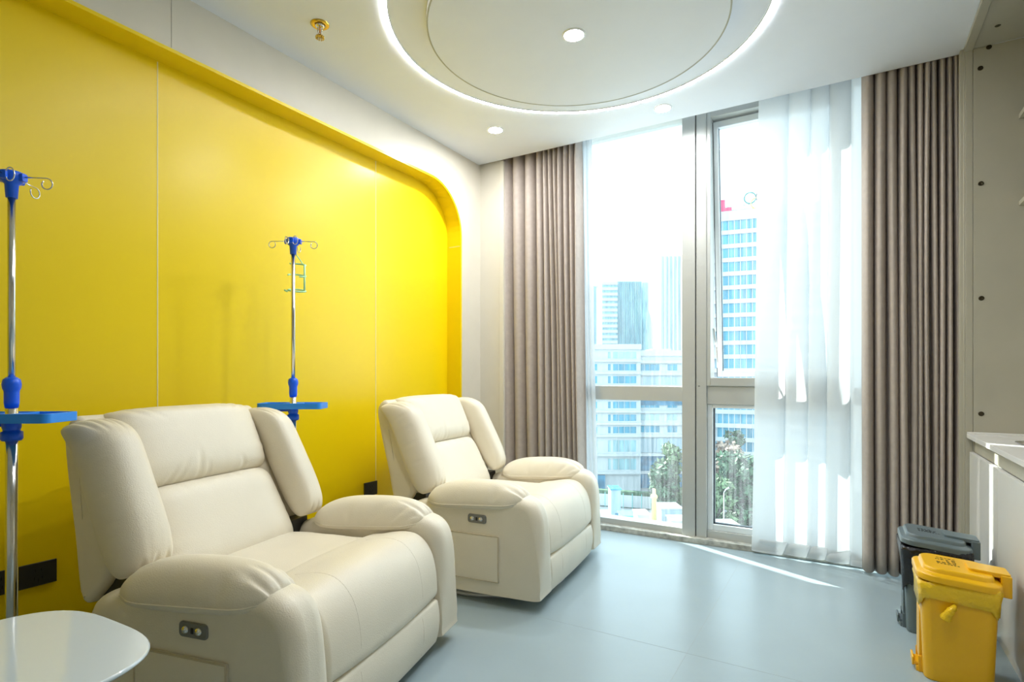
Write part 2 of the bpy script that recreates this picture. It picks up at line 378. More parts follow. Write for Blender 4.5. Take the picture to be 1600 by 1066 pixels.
# ------------------------------------------------------------------ curtains
def curtain(crests, yc, amp, z0, z1, spread=0, flare=0, pw=.65, nz=26, lean=0, seed=3, per=14):
    """cloth hanging in folds; crests = x of every fold crest at mid height"""
    R = random.Random(seed); bm = bmesh.new()
    xs = []
    ext = [crests[0]-(crests[1]-crests[0])*.5]+list(crests)+[crests[-1]+(crests[-1]-crests[-2])*.5]
    phs = [-PI]+[2*PI*i for i in range(len(crests))]+[2*PI*(len(crests)-1)+PI]
    pts = []
    for a, b, pa, pb in zip(ext, ext[1:], phs, phs[1:]):
        for k in range(per): t = k/per; pts.append((a+(b-a)*t, pa+(pb-pa)*t))
    pts.append((ext[-1], phs[-1]))
    jit = [R.uniform(-1, 1) for _ in range(len(crests)+3)]
    xc = (ext[0]+ext[-1])/2; rows = []
    for iz in range(nz+1):
        tz = iz/nz; z = z0+(z1-z0)*tz; row = []
        for x, ph in pts:
            idx = int((ph+PI)/(2*PI)); jj = jit[min(idx, len(jit)-1)]
            w = (0.5+0.5*math.cos(ph))**pw
            am = amp*(1+.10*jj)*(1-.25*max(0, (tz-.92)/.08))
            xx = xc+(x-xc)*(1+flare*(1-tz))+lean*(tz-.5)+.008*jj*math.sin(tz*4+jj*3)
            fw_ = (crests[min(idx+1, len(crests)-1)]-crests[max(idx-1, 0)])/2/(1 if 0 < idx < len(crests)-1 else .5)
            xx += .11*fw_*math.sin(ph)
            yy = yc-am*(w-.5)+.006*math.sin(tz*5+idx)
            row.append(bm.verts.new((xx, yy, z+(.006*jj if iz == 0 else 0))))
        rows.append(row)
    for A, B in zip(rows, rows[1:]):
        for i in range(len(A)-1): bm.faces.new([A[i], A[i+1], B[i+1], B[i]])
    return bm
def finish_curtain(o, th=.0015):
    md = o.modifiers.new('thick', 'SOLIDIFY'); md.thickness = th; return o
c = obj('curtain', curtain([-2.262, -2.155, -2.055, -1.965, -1.917, -1.872, -1.831, -1.794, -1.751, -1.707, -1.668], 3.742, .10, .02, 2.90, flare=.045, lean=-.03, pw=.6), M_curtain, smooth=True)
finish_curtain(c); tag(c, 'taupe blackout curtain gathered at the left of the window, behind the rear recliner', 'curtain')
c = obj('curtain', curtain([.095, .154, .211, .261, .301, .332, .363, .394, .426, .458, .488], 3.712, .085, .02, 2.90, flare=-.02, pw=.6, seed=9), M_curtain, smooth=True)
finish_curtain(c); tag(c, 'taupe blackout curtain hanging in tight folds at the right, above the waste bins', 'curtain')
c = obj('sheer_curtain', curtain([-1.655, -1.625, -1.595], 3.81, .03, .03, 2.90, flare=.03, lean=-.05, seed=5), M_sheer, smooth=True)
tag(c, 'narrow strip of white sheer curtain beside the left taupe curtain', 'sheer curtain')
sh = thing('sheer_curtain', 'wide translucent white sheer curtain drawn over the right half of the window', 'sheer curtain', (0, 0, 0))
def sheer(z0, z1, dy=0): return curtain([-.40, -.235, -.165, -.05, .06], 3.775+dy, .030, z0, z1, flare=.08, lean=.03, pw=.35, seed=21)
obj('sheer_panel', sheer(.02, 2.90), M_sheer, sh, smooth=True)
obj('hem', sheer(.022, .10, -.0025), M_hem, sh, smooth=True)

# ------------------------------------------------------------------ ceiling lights
RC = (-1.103, 2.43)
disc = lathe([(0, -.05), (.5, -.05), (.69, -.05), (.69, -.05), (.69, 0)], 128)
struct(obj('ceiling_3', disc, M_white, loc=(RC[0], RC[1], H)))
struct(obj('shadow_line_ring', lathe([(.683, -.0502), (.683, -.0512), (.690, -.0512), (.6905, -.046)], 128), mat('painted_shadow_line', (.42, .41, .33), .6), loc=(RC[0], RC[1], H)))  # dark ring colour painted in for the shadow line at the panel edge
rl = thing('ring_light', 'large glowing ring light recessed in the ceiling around the round drop panel', 'ceiling light', (RC[0], RC[1], H))
bm = lathe([(.865, .0), (.865, -.004), (.886, -.004), (.886, .0)], 128); obj('light_strip', bm, M_ringE, rl, smooth=False)
obj('light_trim', lathe([(.862, .0), (.862, -.005), (.865, -.005), (.865, 0)], 128), M_lamptrim, rl)
def downlight(x, y, z, label):
    t = thing('downlight', label, 'ceiling light', (x, y, z), 0, 'recessed ceiling downlights')
    obj('diffuser', lathe([(0, -.003), (.045, -.003), (.045, .0)], 32), M_lampE, t)
    obj('trim_ring', lathe([(.045, 0), (.045, -.005), (.050, -.005), (.054, -.002), (.055, 0)], 32), M_lamptrim, t, smooth=True)
    return t
downlight(RC[0], RC[1]-.01, H-.05, 'round downlight in the middle of the round ceiling panel')
downlight(-.978, 3.46, H, 'round ceiling downlight nearest the window, close to the mullion')
downlight(-2.029, 3.191, H, 'round ceiling downlight in the corner near the yellow wall')
for x, y in ((-.15, 1.3),):
    downlight(x, y, H, 'unseen round ceiling downlight added to fill the near part of the room')  # extra lamp added out of view as fill light
sp = thing('sprinkler_head', 'brass fire sprinkler head hanging from the ceiling above the yellow wall', 'sprinkler', (-2.127, 1.813, H))
obj('escutcheon', lathe([(.018, 0), (.018, -.004), (.036, -.008), (.042, -.004), (.043, 0)], 32), M_brass, sp, smooth=True)
obj('collar', lathe([(.0, -.002), (.021, -.002), (.021, -.012), (.014, -.014), (.0, -.014)], 24), M_chrome, sp, smooth=True)
bm = tube([(.013, 0, -.014), (.015, 0, -.03), (.006, 0, -.052)], .0028, 6); tube([(-.013, 0, -.014), (-.015, 0, -.03), (-.006, 0, -.052)], .0028, 6, bm)
obj('yoke', bm, M_chrome, sp, smooth=True)
obj('glass_bulb', lathe([(0, -.014), (.004, -.016), (.004, -.04), (.0, -.045)], 10), mat('red_bulb', (.6, .25, .08), .1), sp, smooth=True)
bm = lathe([(0, -.05), (.008, -.05), (.009, -.056), (.0, -.058)], 16)
for k in range(12):
    a = k/12*2*PI; tube([(.006*math.cos(a), .006*math.sin(a), -.054), (.017*math.cos(a), .017*math.sin(a), -.057), (.018*math.cos(a), .018*math.sin(a), -.068)], .003, 5, bm)
obj('deflector', bm, M_brass, sp, smooth=True)

# ------------------------------------------------------------------ power recliner
def recliner():
    root = thing('recliner', '', 'recliner')
    L = M_leather
    # base
    obj('swivel_base', lathe([(.36, .012), (.36, 0), (.395, 0), (.40, .012), (.39, .024), (.36, .026), (.345, .012)], 64, (-.10, -.06, 0)), M_ring, root, smooth=True)
    bm = boxes([(-.30, .30, -.03, .03, .006, .022), (-.03, .03, -.30, .30, .006, .022)]); lathe([(0, .02), (.06, .02), (.06, .07), (0, .07)], 24, bm=bm)
    obj('swivel_cross', bm, M_black, root)
    obj('under_frame', bx(-.40, .30, -.34, .34, .06, .39), M_blackfab, root)
    # arms
    prof = [(-.40, .065), (-.10, .05), (.20, .052), (.335, .058), (.345, .09), (.351, .226), (.349, .36), (.338, .44), (.312, .492), (.268, .52), (.2, .525), (-.05, .498), (-.27, .474), (-.36, .452), (-.405, .405), (-.415, .3), (-.412, .15)]
    for s in (-1, 1):
        y0, y1 = (-.506, -.358) if s < 0 else (.358, .506)
        a = obj('arm', loft_profile(prof, y0, y1, .05, n=4, rw=lambda p: max(.02, min(1, (p.y-.12)/.30))), L, root, smooth='w')
        def fa(u, v, n, s=s):
            x = -.012+u; z = .500+.06*u+n-.030*(v/.1)**2-.02*max(0, (u-.16)/.12)**2*0
            return (x, s*(.432+v*(1-.10*(u/.28)))-0, z)
        ar = obj('armrest', pillow(.264, .092, .086, .045, fa, nu=64, nv=44, p=2.6, q=.46, wr=.004, seed=11+s, rc=.16, cre=[('r', -.5, .3, .5, .10), ('r', .1, .1, .4, .08), ('r', .6, -.3, .5, .1), ('b', .2, .3, .5, .05), ('b', .55, .4, .6, .05), ('b', -.3, .1, .4, .05), ('b', .8, .3, .5, .05), ('t', .5, -.2, .4, .06), ('l', .0, .2, .3, .1)], cd=.012), L, root, smooth=True)
        obj('piping', tube(pill_edge(.264, .092, fa, .16), .0026, 6, closed=True), L, ar, smooth=True)
        # wing cushion beside the head and lumbar cushions
        dx, dz = -.445, .895; nx, nz = .895, .445
        def fw(u, v, n, s=s):
            k = (u+.27)/.54
            cx, cz = -.425+dx*u, .735+dz*u
            curl = -.045*max(0, (v+.01)/.1)**2-.075*max(0, (u-.13)/.14)**2
            nn = n+.012+curl
            y = s*(.388-.020*k+v*(1-.10*k))
            return (cx+nx*nn, y, cz+nz*nn)
        wg = obj('wing_cushion', pillow(.270, .080, .078, .07, fw, nu=64, nv=44, p=4.0, q=.40, wr=.003, seed=31+s, rc=.07, cre=[('r', -.75, .5, .30, .06), ('r', -.4, .45, .34, .05), ('r', -.1, .3, .25, .05), ('r', .3, .2, .32, .05), ('r', .7, -.3, .3, .06), ('l', -.5, .2, .14, .07), ('l', .0, -.2, .16, .07), ('l', .5, -.3, .14, .08), ('t', .3, .1, .3, .02), ('t', .0, .1, .3, .02), ('t', -.4, .1, .3, .02), ('t', .6, .1, .3, .02)], cd=.017), L, root, smooth=True)
    # back shell
    sh = [(-.513, .395), (-.44, .43), (-.395, .50), (-.425, .60), (-.50, .76), (-.578, .92), (-.61, .958), (-.645, .965), (-.682, .915), (-.655, .80), (-.585, .60)]
    obj('back_shell', loft_profile(sh, -.445, .445, .03, taper=lambda z: 1-.13*max(0, min(1, (z-.42)/.5))), L, root, smooth='w')
    obj('recline_bracket', boxes([(-.47, -.34, -.41, .41, .36, .48)]), M_black, root)
    dx, dz = -.42, .908; nx, nz = .908, .42
    def fh(u, v, n):
        nn = n-.040-.10*max(0, (u-.10)/.06)**2*.5
        return (-.512+dx*u+nx*nn, v, .862+dz*u+nz*nn)
    obj('headrest', pillow(.158, .305, .085, .05, fh, nu=48, nv=80, p=4.5, q=.42, wr=.003, seed=5, rc=.06, cre=[('r', -.9, .5, .5, .05), ('r', -.75, .5, .55, .04), ('r', .88, -.5, .5, .05), ('r', .72, -.5, .4, .04), ('l', -.55, .4, .5, .03), ('l', -.25, .1, .7, .03), ('l', -.1, .0, .4, .025), ('l', -.7, .5, .4, .03), ('l', .5, -.2, .4, .03), ('r', -.6, .3, .35, .03), ('r', .6, -.3, .3, .03)], cd=.012), L, root, smooth=True)
    def fl(u, v, n):
        nn = n-.045; return (-.375+dx*u+nx*nn, v*(1+.05*(-u/.15)), .570+dz*u+nz*nn)
    obj('lumbar_cushion', pillow(.172, .305, .080, .05, fl, nu=44, nv=64, p=5.5, q=.42, wr=.002, seed=6, rc=.04, cre=[('l', -.85, .3, .4, .05), ('l', .85, -.3, .4, .05), ('r', -.6, .3, .3, .03), ('r', .3, .1, .25, .03)], cd=.006), L, root, smooth=True)
    # seat
    def fs(u, v, n): return (-.11+u, v, .392+n)
    obj('seat_cushion', pillow(.29, .352, .066, .04, fs, nu=30, nv=40, p=5, q=.45, wr=.003, seed=8, rc=.03), L, root, smooth=True)
    pad = [(.02, .435), (.10, .458), (.19, .474), (.255, .462), (.302, .415), (.325, .35), (.333, .28), (.327, .232), (.27, .215), (.10, .25), (.02, .34)]
    p1 = obj('leg_pad', loft_profile(pad, -.354, .354, .022, crown=.014), L, root, smooth='w')
    fp = [(.22, .212), (.318, .216), (.338, .195), (.344, .13), (.332, .06), (.315, .042), (.24, .042), (.20, .06), (.20, .19)]
    p2 = obj('footrest', loft_profile(fp, -.354, .354, .018, crown=.006), L, root, smooth='w')
    pc = catmull([Vector((a, b)) for a, b in [(.10, .458), (.19, .474), (.255, .462), (.302, .415), (.325, .35), (.333, .28), (.329, .236)]], 6, False)
    pf = catmull([Vector((a, b)) for a, b in [(.322, .214), (.338, .195), (.344, .13), (.332, .06)]], 6, False)
    for y in (-.2, .2):
        c1 = .014*(1-(y/.354)**2)-.0012; c2 = .006*(1-(y/.354)**2)-.0010
        def off(P, c):
            o = []
            for i, p in enumerate(P):
                t = (P[min(i+1, len(P)-1)]-P[max(i-1, 0)]); t.normalize(); nn = Vector((t.y, -t.x))*-1
                o.append((p.x+nn.x*c, y, p.y+nn.y*c))
            return o
        obj('seam', tube(off(pc, c1), .002, 6), M_leather, p1, smooth=True)
        obj('seam', tube(off(pf, c2), .002, 6), M_leather, p2, smooth=True)
    # side pocket with stitched border and control plate on the near side
    def fpk(u, v, n): return (-.03+u, -.5085-n, .226+v)
    pk = obj('side_pocket', pillow(.168, .112, .008, .004, fpk, p=10, q=.5, wr=.0012, seed=3, rc=.0), L, root, smooth=True)
    obj('stitching', tube(pill_edge(.164, .108, lambda u, v, n: (-.03+u, -.5125, .226+v), 0), .0034, 6, closed=True), M_seamL, pk, smooth=True)
    bm = loft_loops([[(x+.018, y, z+.410) for x, z in rounded_rect(-.050*k, .050*k, -.021*k, .021*k, .012*k)] for y, k in ((-.500, 1), (-.5095, 1), (-.512, .94))])
    cp = obj('control_plate', bm, M_grey_pl, root, smooth=False, bevel=.001); cp['label'] = 'grey power control plate with two chrome buttons'
    for x in (-.013, .033):
        bm = lathe([(0, .006), (.009, .005), (.0115, .0), (.0115, -.004)], 16)
        bmesh.ops.rotate(bm, verts=bm.verts, matrix=Matrix.Rotation(PI/2, 3, 'X')); bmesh.ops.translate(bm, verts=bm.verts, vec=(x+.006, -.512, .410))
        obj('button', bm, M_chrome, cp, smooth=True)
    obj('charging_port', boxes([(.0135, .0215, -.5135, -.510, .402, .418)]), M_black, cp)
    return root
R1 = recliner(); R1['label'] = 'cream leather power recliner nearest the camera, beside the white side table'
R1.location = (-1.652, 1.367, 0); R1.rotation_euler = (0, 0, .214); R1['group'] = 'cream leather recliners'
R2 = copy_tree(R1); R2['label'] = 'cream leather power recliner farther back, in front of the left taupe curtain'
R2.location = (-1.614, 2.765, 0); R2.rotation_euler = (0, 0, .104)

# ------------------------------------------------------------------ IV drip stands
def iv_stand(loc, rot, hub_z, tray_z, joint_z, label, base_r=.19):
    t = thing('drip_stand', label, 'drip stand', loc, rot, 'hospital drip stands')
    obj('lower_pole', lathe([(0, .05), (.0155, .05), (.0155, joint_z), (0, joint_z)], 24), M_chrome, t, smooth=True)
    obj('upper_pole', lathe([(0, joint_z-.05), (.0098, joint_z-.05), (.0098, hub_z-.04), (0, hub_z-.04)], 24), M_chrome, t, smooth=True)
    j = joint_z
    obj('height_lock', lathe([(.0, j-.045), (.016, j-.045), (.0185, j-.03), (.0185, j+.0), (.019, j+.006), (.0225, j+.014), (.0235, j+.026), (.021, j+.04), (.013, j+.047), (0, j+.047)], 24), M_blue, t, smooth=True)
    # hub
    h = hub_z
    bm = lathe([(0, h-.075), (.0145, h-.075), (.017, h-.035), (.026, h-.028), (.030, h-.020), (.030, h-.004), (.026, h+.003), (0, h+.005)], 24)
    hub = obj('hook_hub', bm, M_blue, t, smooth=True, bevel=0)
    for k in range(4):
        a = k*PI/2; c, s = math.cos(a), math.sin(a)
        rr = lambda x, y, z: (c*x-s*y, s*x+c*y, z)
        bm = loft_loops([[rr(x, y, z) for y, z in rounded_rect(-.011, .011, h-.026, h-.002, .006)] for x in (.02, .036, .038)])
        obj('hook_socket', bm, M_blue, hub, bevel=.001)
        pts = [rr(.03, 0, h-.012), rr(.075, 0, h-.013)]
        for q in range(15):
            b = PI/2-q/14*PI*1.72; pts.append(rr(.098+.0165*math.cos(b), .001*q*.5, h-.0295+.0165*math.sin(b)))
        obj('hook', tube(pts, .0021, 8), M_chrome, hub, smooth=True)
    ring = [(.031*math.cos(q/20*2*PI)*.4+.02, -.033+0*q, h-.014+.02*math.sin(q/20*2*PI)) for q in range(20)]
    obj('clamp_ring', tube(ring, .002, 6, closed=True), M_chrome, hub, smooth=True)
    # tray
    z = tray_z
    bm = bmesh.new()
    o1 = rounded_rect(-.15, .15, -.07, .07, .02); o2 = rounded_rect(-.143, .143, -.063, .063, .015)
    loft_loops([[(x, y, z-.028) for x, y in o1], [(x, y, z) for x, y in o1], [(x, y, z) for x, y in o2], [(x, y, z-.023) for x, y in o2]], True, True, bm)
    box(bm, -.035, -.030, -.066, .066, z-.024, z-.001); box(bm, .030, .035, -.066, .066, z-.024, z-.001)
    box(bm, -.031, .031, -.066, .066, z-.024, z-.004)
    tr = obj('tray', bm, M_bluelt, t, bevel=.0015); tr['label'] = 'light blue plastic tray'
    obj('tray_clamp', lathe([(0, z-.004), (.024, z-.012), (.023, z-.045), (.021, z-.050), (.021, z-.055), (.027, z-.057), (.0275, z-.078), (.024, z-.084), (0, z-.084)], 20), M_blue, t, smooth=True)
    bm = bmesh.new(); box(bm, -.075, -.018, -.008, .008, z-.042, z-.018); obj('tray_bracket', bm, M_blue, t, bevel=.003)
    # star base with castors
    bm = lathe([(0, .045), (.035, .045), (.035, .085), (.018, .10), (0, .10)], 24)
    obj('base_boss', bm, M_blue, t, smooth=True)
    for k in range(5):
        a = k/5*2*PI+.3; c, s = math.cos(a), math.sin(a)
        lg = obj('base_leg', tube([(.03*c, .03*s, .065), (base_r*.6*c, base_r*.6*s, .058), (base_r*c, base_r*s, .048)], .011, 8), M_chrome, t, smooth=True)
        bm = bmesh.new(); lathe([(0, -.009), (.017, -.009), (.019, -.006), (.019, .006), (.017, .009), (0, .009)], 18, bm=bm)
        bmesh.ops.rotate(bm, verts=bm.verts, matrix=Matrix.Rotation(PI/2, 3, 'X')); bmesh.ops.rotate(bm, verts=bm.verts, matrix=Matrix.Rotation(a, 3, 'Z'))
        bmesh.ops.translate(bm, verts=bm.verts, vec=(base_r*c, base_r*s, .019)); tube([(base_r*c, base_r*s, .03), (base_r*c, base_r*s, .05)], .006, 6, bm)
        obj('castor', bm, M_rubber, lg, smooth=True)
    return t
iv_stand((-2.164, .69, 0), YAW+.08, 1.712, .990, 1.05, 'chrome drip stand with blue fittings at the left edge, behind the white table')
iv_stand((-2.30, 1.80, 0), YAW+.05, 1.763, .972, 1.045, 'chrome drip stand with blue fittings between the two recliners')
# green bottle hanger on the far stand
RX, RY = math.cos(YAW), math.sin(YAW)
hp = (-2.30, 1.80)
hg = thing('bottle_hanger', 'mint green plastic bottle hanger hanging from the far drip stand', 'bottle hanger', (hp[0]-.0501-.021, hp[1]+.0842-.012, 1.603), YAW)
bm = bmesh.new(); cage = lambda a, z, r=.042: (.005+r*math.cos(math.radians(a)), r*.75*math.sin(math.radians(a)), z)
for z, a0, a1 in ((.055, -20, 160), (.0, -60, 200), (-.075, -90, 250)):
    tube([cage(a, z+.010*math.cos(math.radians(a-120))) for a in range(a0, a1+1, 20)], .0042, 6, bm)
for a in (-15, 165): tube([cage(a, .055 if a < 90 else .0), cage(a, .0), cage(a, -.075)], .005, 6, bm)
tube([cage(60, .06), (.012, .015, .085), (0, 0, .105), (0, .001, .122)], .0028, 6, bm)
tube([cage(200, -.075), (-.040, -.012, -.080), (-.052, -.014, -.074)], .0045, 6, bm)
obj('bottle_cage', bm, M_green, hg, smooth=True)

# ------------------------------------------------------------------ white side table
tb = thing('side_table', 'white glossy side table with a rounded square top, in the near left corner', 'side table', (-1.475, .405, 0), .03)
def squircle(a, n=3.3, N=72): return [(a*math.copysign(abs(math.cos(t))**(2/n), math.cos(t)), a*math.copysign(abs(math.sin(t))**(2/n), math.sin(t))) for t in [2*PI*k/N for k in range(N)]]
bm = loft_loops([[(x, y, z) for x, y in squircle(a)] for a, z in ((.235, .500), (.258, .506), (.266, .513), (.266, .517), (.263, .520))])
o = obj('table_top', bm, M_table, tb, bevel=0)
for p in o.data.polygons: p.use_smooth = len(p.vertices) == 4
obj('table_column', lathe([(0, .02), (.03, .02), (.03, .50), (0, .50)], 24), M_steel, tb, smooth=True)
bm = loft_loops([[(x, y, z) for x, y in squircle(a)] for a, z in ((.20, 0), (.20, .012), (.19, .022))]); obj('table_foot', bm, M_table, tb)

# ------------------------------------------------------------------ wall sockets
def socket(y0, y1, zc, label, hh=.043):
    t = thing('wall_socket', label, 'wall socket', (XN, (y0+y1)/2, zc), 0, 'dark wall sockets')
    w = (y1-y0)/2
    obj('plate', bx(0, .009, -w, w, -hh, hh), M_outlet, t, bevel=.002)
    n = max(1, round(w*2/.10)); 
    for i in range(n):
        yc = -w+(i+.5)*2*w/n
        obj('slots', boxes([(.009, .0096, yc+a-.0015, yc+a+.0015, b-.006, b+.006) for a, b in ((-.012, -.014), (.012, -.014), (0, -.022), (-.009, .016), (.009, .016))]), M_outlet2, t)
    return t
socket(.73, .962, .362, 'wide dark wall socket plate on the yellow wall beside the near recliner')
socket(2.556, 2.668, .388, 'small square dark wall socket on the yellow wall between the recliners')

# ------------------------------------------------------------------ built-in units on the right
tc = thing('tall_open_cabinet', 'beige open cabinet with shelves built in along the right wall', 'cabinet', (.82, 2.3, 0))
def cpart(name, lst, m, par=None, bev=.0015):
    return obj(name, boxes([(a-.82, b-.82, c-2.3, d-2.3, e, f) for a, b, c, d, e, f in lst]), m, par or tc, bevel=bev)
ep = cpart('end_panel', [(.537, 1.14, 3.60, 3.655, 0, 2.735), (.507, .5355, 3.60, 3.655, 0, 2.735)], M_beige2)
tp = cpart('top_panel', [(.537, 1.14, 1.0, 3.60, 2.735, 2.749), (.500, .536, 1.0, 3.66, 2.728, 2.749)], M_beige2)
cpart('end_panel', [(.507, 1.14, .96, 1.0, 0, 2.735)], M_beige2)
cpart('back_panel', [(1.12, 1.14, 1.0, 3.60, .82, 2.735)], M_beige2)
for z in (1.925, 2.345): cpart('shelf', [(.71, 1.12, 1.0, 3.60, z, z+.022)], M_beige2)
def scr(x, z, par=ep):
    bm = lathe([(.0, -.0008), (.0045, -.0008), (.005, -.0018), (.0105, -.0018), (.0118, 0), (0, 0)], 14)
    bmesh.ops.rotate(bm, verts=bm.verts, matrix=Matrix.Rotation(-PI/2, 3, 'X'))
    bmesh.ops.translate(bm, verts=bm.verts, vec=(x-.82, 3.60-2.3-.0016, z)); obj('screw', bm, M_screw, par, smooth=True)
for x, z in ((.598, 2.725), (.565, 2.63), (.567, 2.057), (.569, 1.487), (.568, .913)): scr(x, z)
bm = lathe([(.0, -.0008), (.0045, -.0008), (.005, -.0018), (.0105, -.0018), (.0118, 0), (0, 0)], 14); bmesh.ops.translate(bm, verts=bm.verts, vec=(.60-.82, 3.42-2.3, 2.735)); obj('screw', bm, M_screw, tp)
bc = thing('base_cabinet', 'pale grey base cabinet under the white worktop, behind the waste bins', 'cabinet', (.83, 2.3, 0))
def bpart(name, lst, m, bev=.0015): return obj(name, boxes([(a-.83, b-.83, c-2.3, d-2.3, e, f) for a, b, c, d, e, f in lst]), m, bc, bevel=bev)
bpart('carcass', [(.548, 1.12, 1.0, 3.60, .06, .786)], M_door)
bpart('plinth', [(.535, 1.0, 1.0, 3.60, 0, .06)], M_door)
bpart('finger_rail', [(.538, .548, 1.0, 3.56, .725, .787)], M_beige2)
for y0, y1 in ((2.98, 3.597), (2.34, 2.976), (1.68, 2.336), (1.002, 1.676)):
    bpart('cabinet_door', [(.522, .54, y0, y1, .062, .722)], M_door)
wt = thing('worktop', 'white quartz worktop on the pale base cabinet at the right', 'worktop', (.82, 2.3, .79))
bm = boxes([(.512-.82, .63-.82, -1.3, 1.30, 0, .022), (.88-.82, 1.12-.82, -1.3, 1.30, 0, .022), (.63-.82, .88-.82, -1.3, .5, 0, .022), (.63-.82, .88-.82, .97, 1.3, 0, .022)])
obj('slab', bm, M_counter, wt, bevel=.0015)
obj('upstand', boxes([(.512-.82, 1.12-.82, 1.288, 1.299, .022, .031)]), M_counter, wt, bevel=.0015)
sk = thing('sink', 'steel sink set into the white worktop', 'sink', (.755, 3.035, .812))
bm = loft_loops([[(x, y, z) for x, y in rounded_rect(-a, a, -b, b, .04)] for a, b, z in ((.129, .239, .002), (.129, .239, .004), (.12, .23, .004), (.112, .222, -.01), (.105, .215, -.15))], False, True)
obj('basin', bm, M_steel, sk, smooth=False)

# ------------------------------------------------------------------ pedal bins
def pedal_bin(x0, x1, y0, y1, zt, mb, bagm, label, tilt, knot, group='clinical pedal bins'):
    cx, cy = (x0+x1)/2, (y0+y1)/2; a, b = (x1-x0)/2, (y1-y0)/2
    t = thing('pedal_bin', label, 'waste bin', (cx, cy, 0), 0, group)
    body = [[(x, y, z) for x, y in rounded_rect(-a*k, a*k, -b*k, b*k, .03, 5)] for k, z in ((.86, 0), (.885, .006), (.90, .05), (.985, zt-.03), (.97, zt-.03), (.88, .05))]
    bd = obj('bin_body', loft_loops(body, True, True), mb, t, bevel=.002)
    obj('front_recess', loft_loops([[(-a*kk-.001, y, z) for y, z in rounded_rect(-.045, .045, zt*.12, zt*.62, .015)] for kk in (.90, .97)]), mb, t, bevel=.002)
    obj('pedal', boxes([(-a-.014, -a*.86, -.035, .035, .018, .03), (-a-.018, -a-.011, -.035, .035, .014, .045)]), mb, t, bevel=.003)
    obj('pedal_socket', boxes([(-a*.95-.012, -a*.85, -.045, .045, .0, .018), (-a*.95-.006, -a*.85, -.05, -.042, .0, .06), (-a*.95-.006, -a*.85, .042, .05, .0, .06)]), mb, t, bevel=.002)
    # bag turned over the rim
    R = random.Random(int(zt*1000)); loops = []
    base = rounded_rect(-a, a, -b, b, .03, 7); n = len(base); jit = [[R.uniform(-1, 1) for _ in range(n)] for _ in range(6)]
    for q, (k, z) in enumerate(((.96, zt-.012), (1.045, zt-.014), (1.06, zt-.03), (1.045, zt-.045), (1.03, zt-.06), (1.010, zt-.072))):
        lp = []
        for i, (x, y) in enumerate(base):
            w = 1+.012*jit[q][i]+.010*math.sin(i*1.7); kk = k+(.05 if bagm is M_bag_k and 0 < q < 4 else 0); lp.append((x*kk*w, y*kk*w, z+.005*jit[q][(i+3) % n]*(q > 0)-(.02+.02*math.sin(i*.5))*(q == 5)-(.10 if (bagm is M_bag_k and x < -a*.5 and y < .06) else 0)*((q-3)/2 if q > 3 else 0)))
        loops.append(lp)
    bg = obj('bin_bag', loft_loops(loops, False, False), bagm, t, smooth=True)
    md = bg.modifiers.new('t', 'SOLIDIFY'); md.thickness = .001
    if knot:
        K = catmull([Vector(p) for p in [(-.015, -b*1.02, zt-.085), (-.022, -b-.022, zt-.088), (-.034, -b-.026, zt-.105), (-.045, -b-.022, zt-.128)]], 6, False)
        bm = tube(K, [.007+.011*(i/len(K))**1.2 for i in range(len(K))], 9)
        for v in bm.verts: v.co += Vector((R.uniform(-.0018, .0018), R.uniform(-.0018, .0018), R.uniform(-.0018, .0018)))
        obj('bag_knot', bm, bagm, bg, smooth=True)
    # lid, hinged at the cabinet side and slightly tilted
    lid = bpy.data.objects.new('lid', None)
    def tl(x, y, z):
        dx = x-a; return (a+dx*math.cos(tilt)-z*math.sin(tilt)*-1*0, y, zt-.012+z-dx*math.tan(tilt))
    def loop(k, z, r=.05, ex=0): return [tl(x, y, z) for x, y in rounded_rect(-a*k-ex, a*k, -b*k, b*k, r, 6)]
    bm = loft_loops([loop(1.04, -.012), loop(1.10, -.010, .055), loop(1.10, .008, .055), loop(1.07, .014, .055), loop(.93, .020, .045), loop(.90, .032, .045), loop(.86, .036, .045)], True, True)
    ld = obj('lid', bm, mb, t, bevel=.0015)
    bm = bmesh.new()
    hl = [[tl(x, y, z) for x, y in rounded_rect(a*.30, a*1.34, -b*.42, b*.42, .01, 3)] for z in (.030, .043, .046)]
    loft_loops(hl, True, True, bm)
    obj('lid_spine', bm, mb, ld, bevel=.002)
    bm = loft_loops([[tl(x, y, z) for x, y in rounded_rect(a*1.08, a*1.36, -b*.46, b*.46, .006, 3)] for z in (-.035, .040)]); obj('hinge_block', bm, mb, ld, bevel=.003)
    # printed marks on the lid, running along x, rows stepping towards the room
    Rg = random.Random(5); bm = bmesh.new(); gz = .0366
    def mark(x0, x1, y0, y1):
        v = [bm.verts.new(tl(x, y, z)) for z in (gz-.001, gz) for x, y in ((x0, y0), (x1, y0), (x1, y1), (x0, y1))]
        for f in [(4, 5, 6, 7), (0, 1, 5, 4), (1, 2, 6, 5), (2, 3, 7, 6), (3, 0, 4, 7)]: bm.faces.new([v[i] for i in f])
    rows = ((.035, 4, .013), (.015, 2, .013), (-.004, 4, .013), (-.022, 7, .008)) if knot else ((.030, 4, .010), (.014, 5, .011), (-.002, 5, .010), (-.016, 8, .008))
    for y, cnt, s in rows:
        for i in range(cnt):
            gx = -.055+(i+(2 if cnt == 2 else 0))*s*1.25
            for _ in range(3):
                yy = y+Rg.uniform(-.4, .4)*s; mark(gx, gx+s*Rg.uniform(.6, 1), yy-.0009, yy+.0009)
            for _ in range(2):
                xx = gx+Rg.uniform(.1, .9)*s; mark(xx-.0009, xx+.0009, y-s*.5, y+s*Rg.uniform(.2, .5))
    if knot:
        for k in range(5): mark(-.05+.012*k, -.041+.012*k, .056-.002*(k % 2), .060+.002*(k % 2))
    obj('printed_marks', bm, M_ink, ld)
    return t
